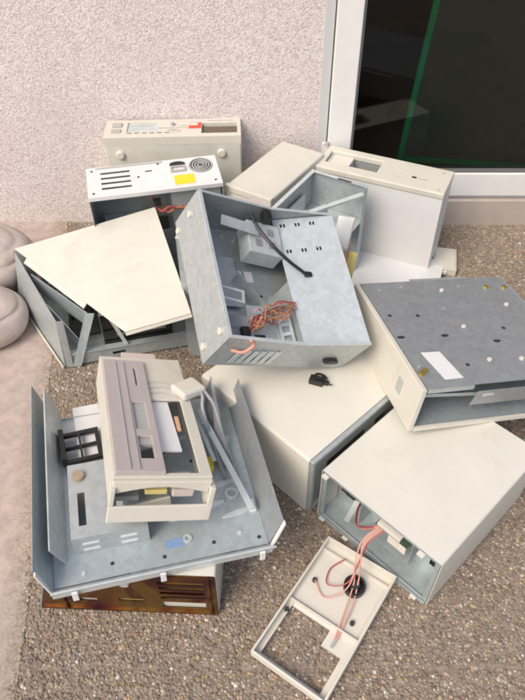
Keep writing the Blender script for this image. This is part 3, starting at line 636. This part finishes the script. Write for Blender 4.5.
# ================================================================== I grey chassis on the right, underside up
W, D, H = .46, .436, .132
i_ = thing('overturned_chassis', 'overturned chassis on the right, dull grey underside up, cream bezel to the left', 'computer case', (.365, .99, .236), (-3.6, 8, 14.2))
obj('underside', box(.004, W, 0.002, D, H - T, H), 'dull_steel', i_)
obj('bezel', xf(plate(D + .006, H + .004, .014), fr((-.012, -.004, -.003), Y, Z, X)), 'cream_plastic', i_, bevel=.002)
obj('bezel_insert', box(-.0128, -.0122, .075, .10, .045, .09), 'grey_plastic', i_)
obj('floor_pan', box(.004, W, .002, D - .002, 0, T), 'blue_steel', i_)
obj('pan_lip', box(.004, W, -.006, .0015, -.003, .0075), 'pale_plastic', i_)
obj('front_flange', xf(plate(W - .14, .055, T), fr((.135, -.004, H - .064), X, (.0, -.18, .98), (0, .98, .18))), 'dull_steel', i_)
obj('flange_slot', xf(box(.02, .05, .034, .044, -.0006, 0), fr((.135, -.004, H - .064), X, (.0, -.18, .98), (0, .98, .18))), 'bright_steel', i_)
obj('front_flange', box(.006, .13, -.002, .0018, H - .012, H - .0018), 'steel', i_)
obj('inner_rail', xf(box(0, .30, 0, .028, 0, T), fr((.006, .02, H - .045), (.99, .02, -.10), (0, -.55, .83), (.1, .8, .55))), 'bright_steel', i_)
obj('rear_wall', box(.004, W, D - T, D, T, H - T - .0002), 'steel', i_)
obj('rear_flange', box(.17, .36, D + .0003, D + .022, H - .010, H - .0085), 'steel', i_)
obj('right_wall', bent([(W + .0005, H), (W + .012, H - .004), (W + .02, H - .018), (W + .022, H - .05), (W + .022, .01)], T, .0, D - .03), 'blue_steel', i_, smooth=True)
tp = Matrix.Translation((0, 0, H))
obj('label', xf(prism([(.047, .129), (.064, .027), (.114, .028), (.099, .127)], 0, .0005), tp), 'white_label', i_)
dots(i_, [(.236, .383), (.217, .217), (.217, .082), (.307, .075), (.40, .30)], tp, .0062, 'pale_plastic', 'foot', .004)
dots(i_, [(.03, .284), (.109, .276), (.149, .071), (.33, .2)], tp, .0055, 'dark_metal', 'hole', .0006)
for (u, v) in ((.012, .193), (.135, .187), (.27, .15)): obj('slot', xf(cyl(u + .01, v, 0, .0006, .011, n=16, e=.5), tp), 'dark_metal', i_)
dots(i_, [(.382, .386), (.025, .061), (.012, .052), (.44, .38)], tp, .008, 'brass', 'standoff', .006, 6)
dots(i_, [(.05, .40), (.12, .41), (.02, .08), (.30, .40), (.20, .30)], tp, .0035, 'steel', 'rivet', .002)

# ================================================================== M gold fronted case under the tray
W, D, H = .415, .38, .181
m_ = thing('desktop_case', 'cream case with golden brown metal front at the bottom left of the pile', 'computer case', (-.515, .651, 0), (0, 0, -2.4))
mu = U(W, H, .006, .003); obj('cover', bent([(x + (.05 * z / H if x < .1 else 0), z) for x, z in mu], T, .004, D), 'white_paint', m_, smooth=True)
mh = [(.097, .137, .040, .056), (.186, .245, .048, .060), (.285, .385, .022, .052)] + [(.285, .385, .066 + k * .024, .078 + k * .024) for k in range(4)] + [(.205, .225, .136, .156)]
obj('front_panel', ([(x + (.05 * z / H if x < .01 else 0), y, z) for x, y, z in xf(plate(W - .004, H - .004, .002, mh), fr((.002, .0, .002), X, Z, Y))[0]], plate(W - .004, H - .004, .002, mh)[1]), 'gold_zinc', m_)
obj('front_fold', join(box(.002, W - .002, -.004, -.0002, .002, .010), box(.395, .401, -.006, -.0002, .011, H - .004), box(.06, .066, -.005, -.0002, .011, .12)), 'gold_zinc', m_)
obj('floor', box(.003, W - .003, .004, D - .004, .0062, .0078), 'gold_zinc', m_)
obj('rear_panel', box(.003, W - .003, D - .004, D - .002, .003, H - .003), 'gold_zinc', m_)
obj('side_flange', [(x + .05 * z / H, y, z) for x, y, z in box(-.005, -.001, -.002, .05, .002, H - .01)[0]] and ([(x + .05 * z / H, y, z) for x, y, z in box(-.005, -.001, -.002, .05, .002, H - .01)[0]], box(0, 1, 0, 1, 0, 1)[1]), 'dull_steel', m_)
obj('inner_plate', box(.28, .392, .006, .008, .018, .056), 'cream_paint', m_); obj('inner_plate', box(.28, .392, .022, .024, .06, .17), 'brass', m_)
obj('inner_plate', box(.09, .145, .006, .008, .035, .06), 'pink_paint', m_); obj('inner_plate', box(.18, .25, .006, .008, .043, .065), 'paper_yellow', m_)
obj('screw', xf(cyl(.215, .146, 0, .008, .013, .010), fr((0, -.0002, 0), X, Z, neg(Y))), 'bright_steel', m_)

# ================================================================== L steel tray on top of it
W, D, H = .456, .46, .10
l_ = thing('chassis_tray', 'blue-grey steel chassis tray with raised sides on the golden fronted case', 'chassis', (-.428, .598, .205), (-1.5, 2.7, 14.5))
obj('floor', xf(plate(W, D, T, [(.10, .118, .31, .40), (.30, .34, .33, .345), (.30, .34, .36, .375)]), Matrix.Identity(4)), 'blue_steel', l_)
def splay(x, dx, y0, y1, h0, h1, th=T):
    V = [(x, y0, 0), (x, y1, 0), (x + dx, y1, h1), (x + dx, y0, h0)]; V += [(a_ + th, b2, c2) for a_, b2, c2 in V]
    return V, [(0, 1, 2, 3), (4, 7, 6, 5), (0, 4, 5, 1), (1, 5, 6, 2), (2, 6, 7, 3), (3, 7, 4, 0)]
obj('side_wall', splay(-.0018, -.026, -.004, D + .045, .092, .098), 'blue_steel', l_)
obj('inner_rail', splay(.026, -.026, .05, D + .03, .066, .09, .003), 'bright_steel', l_)
obj('side_wall', splay(W + .0002, .028, .0, D - .035, .084, .09), 'dull_steel', l_)
obj('inner_rail', xf(box(0, .30, -.007, .007, 0, .006), fr((W - .02, .075, .03), (-.22, .97, .10), (.97, .22, 0), Z)), 'bright_steel', l_, bevel=.001)
obj('inner_rail', xf(box(0, .20, -.005, .005, 0, .005), fr((W - .075, .22, .035), (-.16, .98, .12), (.98, .16, 0), Z)), 'bright_steel', l_, bevel=.001)
obj('corner_web', splay(W - .07, .03, .22, D - .02, .02, .10), 'dull_steel', l_)
obj('front_lip', box(-.004, W + .004, -.0195, -.0178, -.004, .02), 'bright_steel', l_)
obj('front_step', box(-.004, W + .004, -.0175, -.0003, -.004, -.0025), 'blue_steel', l_)
obj('hem', box(-.006, W + .012, -.0225, -.0198, .014, .0215), 'bright_steel', l_, bevel=.0008)
obj('wall_hem', xf(box(0, .088, -.005, .005, 0, .003), fr((-.003, -.008, .0), (-.22, .0, .975), (0, 1, 0), (-.975, 0, -.22))), 'white_label', l_)
obj('wall_hem', xf(box(0, .088, -.005, .005, 0, .003), fr((W + .004, -.006, .0), (.29, .0, .957), (0, 1, 0), (.957, 0, -.29))), 'white_label', l_)
for x in (.035, .215, .43): obj('tab', box(x, x + .012, -.029, -.0242, -.012, .018), 'white_label', l_, bevel=.001)
obj('rear_lip', box(.03, .24, D + .0003, D + .002, 0, .007), 'blue_steel', l_)
cgl = obj('drive_cage', join(box(.045, .205, .068, .0696, .002, .060), box(.045, .0466, .0698, .262, .002, .060), box(.2034, .205, .0698, .262, .002, .060), xf(plate(.16, .196, T, [(.018, .034, .03, .115), (.085, .10, .035, .13)]), Matrix.Translation((.045, .067, .0605)))), 'steel', l_)
for u, v in ((.02, .012), (.10, .012), (.02, .034), (.10, .034)): obj('cage_slot', box(.045 + u, .045 + u + .035, .0668, .0678, v, v + .007), 'white_label', cgl)
obj('rubber_foot', cyl(.069, .226, .0623, .072, .015, .013), 'rubber', l_, bevel=.002)
br = obj('fan_bracket', xf(join(plate(.095, .095, .012, [(.01, .045, .01, .045), (.05, .085, .01, .045), (.01, .045, .05, .085), (.05, .085, .05, .085)]), box(.0, .012, 0, .095, .012, .03)), Matrix.Translation((.03, .300, .012)) @ Matrix.Rotation(R(4), 4, 'Z')), 'black_plastic', l_, bevel=.001)
for (x0, y0, ln) in ((.335, .175, .09), (.335, .125, .05), (.37, .092, .08), (.24, .19, .06), (.25, .11, .06)): obj('rib', xf(cyl(0, 0, 0, .004, .5, .46, n=20, e=1), Matrix.Translation((x0 + ln / 2, y0, T)) @ Matrix.Rotation(R(8), 4, 'Z') @ Matrix.Diagonal((ln, .014, 1, 1))), 'bright_steel', l_, smooth=True)
obj('ring_boss', ring(.405, .145, T + .0002, .006, .010, .016), 'bright_steel', l_); obj('ring_boss', ring(.285, .052, T + .0002, .005, .005, .010), 'bright_steel', l_)
dots(l_, [(.24, .24), (.27, .30), (.33, .26), (.42, .32), (.23, .02), (.34, .03), (.12, .03), (.44, .02)], Matrix.Translation((0, 0, T)), .0045, 'dark_metal', 'hole', .0006)
dots(l_, [(.30, .20), (.40, .04), (.25, .36), (.38, .37), (.06, .02)], Matrix.Translation((0, 0, T)), .005, 'bright_steel', 'screw', .003, 10)
obj('sticker', box(.235, .275, .036, .058, T + .0002, .0025), 'blue_label', l_)
obj('clip', box(.362, .378, .215, .25, T + .0002, .02), 'yellow_label', l_, bevel=.002)
obj('rubber_foot', cyl(.402, .24, T + .0002, .012, .017, .014), 'rubber', l_, bevel=.002)
obj('clip', box(.435, .45, .085, .115, T + .0002, .012), 'white_label', l_, bevel=.001)
dv = thing('floppy_drive', 'bare grey drive unit lying on the tray cage, half hidden by the long bezel', 'drive', world_of(l_, (.160, .100, .0625)), (-1.5, 2.7, 18))
obj('drive_body', box(0, .10, .006, .145, 0, .026), 'dull_steel', dv, bevel=.001)
obj('drive_front', box(-.001, .101, 0, .0055, -.0, .027), 'cream_plastic', dv, bevel=.001)
obj('drive_label', box(.02, .08, .05, .11, .0262, .0266), 'white_label', dv)
cd = obj('card', box(0, .065, 0, .19, 0, .0012), 'white_label'); cd.matrix_world = POSE[l_.name] @ Matrix.Translation((.068, .305, .003)) @ Matrix.Rotation(R(3), 4, 'Z'); tag(cd, 'white card lying in the steel tray under the black fan bracket', 'card')

# ================================================================== N long bezel lying on the tray
W, D, H = .197, .44, .08
n_ = thing('front_bezel', 'long cream plastic bezel with lilac panel lying across the steel tray', 'bezel', (-.317, .715, .324), (-12.6, 16.4, 12))
n_.scale = (1.05,) * 3; POSE[n_.name] = POSE[n_.name] @ Matrix.Scale(1.05, 4)
TH = .005
obj('face', xf(plate(W, D, TH, [(.012, .098, .012, .40), (.104, .172, .012, .262)]), Matrix.Translation((0, 0, H - TH))), 'cream_plastic', n_, bevel=.0015)
obj('side_wall', box(0, .003, .0, D, 0, H - TH - .0002), 'cream_plastic', n_); obj('side_wall', box(W - .003, W, 0, D, 0, H - TH - .0002), 'cream_plastic', n_)
obj('end_wall', box(.0032, W - .0032, D - .003, D, .0, H - TH - .0002), 'cream_plastic', n_)
arch = [(0.0, H - TH - .0005)] + [(.006, .045)] + [(.012 + (W - .024) * s / 12, .046 + .014 * math.sin(math.pi * s / 12)) for s in range(13)] + [(W - .006, .045), (W, H - TH - .0005)]
obj('arch_bar', xf(prism(arch, 0, .016), fr((0, -.008, 0), X, Z, Y)), 'cream_plastic', n_, bevel=.002)
obj('bottom_wall', xf(plate(W + .012, .042, .006), fr((-.004, -.016, -.024), X, Z, Y)), 'pale_plastic', n_, bevel=.002)
obj('bottom_cheek', box(-.004, .006, -.0155, .012, .0182, .062), 'cream_plastic', n_, bevel=.002); obj('bottom_cheek', box(W - .004, W + .008, -.0155, .012, .0182, .062), 'cream_plastic', n_, bevel=.002)
obj('inner_part', box(.07, .115, .015, .06, .02, .032), 'paper_yellow', n_, bevel=.002); obj('inner_part', box(.125, .17, .012, .07, .015, .034), 'pink_paint', n_, bevel=.003); obj('inner_part', box(.01, .06, .02, .11, .0, .012), 'dull_steel', n_)
lp = obj('lilac_panel', xf(plate(.098, .405, .010, [(.054, .082, .135, .232), (.054, .082, .04, .112), (.070, .074, .298, .372)]), Matrix.Translation((.004, .006, H + .0005)) @ Matrix.Rotation(R(1.2), 4, 'Y')), 'lilac_plastic', n_, bevel=.0015)
for x in (.028, .046): obj('panel_groove', box(.004 + x, .006 + x, .012, .40, H + .0102, H + .0122), 'grey_plastic', lp)
obj('bay_blank', box(.060, .086, .142, .237, H - .004, H + .004), 'grey_plastic', n_); obj('bay_blank', box(.060, .086, .095, .117, H - .004, H + .003), 'grey_plastic', n_)
obj('label_plate', xf(box(0, .046, 0, .175, 0, .004), Matrix.Translation((.104, .088, H - .012)) @ Matrix.Rotation(R(2), 4, 'Z')), 'white_label', n_)
obj('foam_strip', box(.152, .160, .16, .21, H - .012, H - .008), 'paper_orange', n_)
for k in range(3): obj('vent_rib', tube([(.106, .285 + k * .022, H + .0005), (.13, .287 + k * .022, H + .001), (.15, .280 + k * .022, H + .001), (.168, .270 + k * .022, H + .0005)], .0022), 'grey_plastic', n_, smooth=True)
obj('rear_strip', box(.055, .14, D + .0005, D + .03, H - .012, H - .004), 'pink_paint', n_, bevel=.001)
obj('inner_bar', box(.0985, .1035, .012, .262, H - .03, H - TH), 'cream_plastic', n_)
obj('slide_rail', box(.108, .166, .015, .022, H - .03, H - .02), 'grey_plastic', n_); obj('slide_rail', xf(box(0, .07, 0, .02, 0, .003), Matrix.Translation((.1, .03, .03)) @ Matrix.Rotation(R(20), 4, 'Z')), 'dull_steel', n_)
# white adapter block on it
bl = thing('adapter', 'small white square adapter block resting on the long bezel edge', 'adapter', world_of(n_, (.196, .292, H + .002)), (-8, 14, 40))
obj('adapter_body', box(-.034, .034, -.03, .03, 0, .022), 'pale_plastic', bl, bevel=.006)
for dx in (0, .03):
    e1, e2, e3 = to_local(bl, [world_of(l_, (.375 + dx, .33, .10)), world_of(l_, (.388 + dx, .27, .03)), world_of(l_, (.40 + dx, .19, .008))])
    obj('cable', tube([(.02 + dx * .4, -.028 + dx * .5, .010), tuple((a2 + b2) / 2 + (0, 0, .01)[i3] for i3, (a2, b2) in enumerate(zip((.02, -.03, .01), e1))), e1, e2, e3], .0042), 'wire_grey', bl, smooth=True)

# ================================================================== O bezel on the ground with speaker
W, D, H = .188, .336, .026
o_ = thing('front_bezel', 'white plastic bezel on the pebble ground with round black speaker and pink wires', 'bezel', (-.026, .540, .005), (0, 0, -34.5))
obj('face', xf(plate(W, D, .004, [(.016, .168, .016, .105), (.016, .118, .105, .145)]), Matrix.Identity(4)), 'pale_plastic', o_)
obj('rim_wall', xf(plate(W, D, H - .0045, [(.005, W - .005, .005, D - .005)]), Matrix.Translation((0, 0, .0043))), 'pale_plastic', o_, bevel=.001)
obj('rib', join(box(.0052, W - .0052, .152, .156, .0042, .016), box(.014, .0165, .018, .15, .0042, .010), box(.0052, W - .0052, .305, .308, .0042, .014)), 'pale_plastic', o_)
obj('recess_panel', box(.012, W - .012, .162, .300, .0042, .0055), 'pale_plastic', o_)
spk = obj('speaker', join(ring(.115, .262, .0058, .022, .020, .026), cyl(.115, .262, .0058, .010, .0198)), 'black_plastic', o_, smooth=True)
obj('magnet', cyl(.115, .262, .0102, .028, .013, .012), 'dark_metal', spk)
for u, v in ((.012, .128), (.152, .185), (.028, .225)): obj('screw_boss', cyl(u, v, .0056, .014, .006, .005), 'dark_metal', o_)
obj('lamp_board', box(.128, .160, .112, .140, .0042, .009), 'board_green', o_) if False else obj('lamp_holder', box(.136, .142, .112, .136, .0042, .013), 'grey_plastic', o_)
kin = world_of(k_, (.185, .02, .145)); kmid = world_of(k_, (.17, -.03, .12))
for a2, rad in ((0, .0018), (1, .0018), (2, .0016), (3, .0016)):
    dx = .006 * (a2 - 1.5)
    ends = [[(.112, .262, .03), (.125, .20, .018), (.138, .128, .012)], [(.12, .268, .03), (.135, .21, .016), (.142, .13, .012)], [(.105, .24, .03), (.07, .20, .012), (.03, .223, .014)], [(.10, .255, .03), (.06, .23, .016), (.045, .27, .010), (.065, .31, .018)]][a2]
    st = to_local(o_, [kin, (kmid[0] + dx, kmid[1], kmid[2])])
    mid = tuple((s + e2) / 2 + (0, dx * 2, .01)[i3] for i3, (s, e2) in enumerate(zip(st[1], ends[0])))
    obj('wire', tube([(st[0][0] + dx, st[0][1], st[0][2]), st[1], mid] + ends, rad), ['wire_pink', 'wire_pink', 'wire_pink', 'wire_red'][a2], o_, smooth=True)
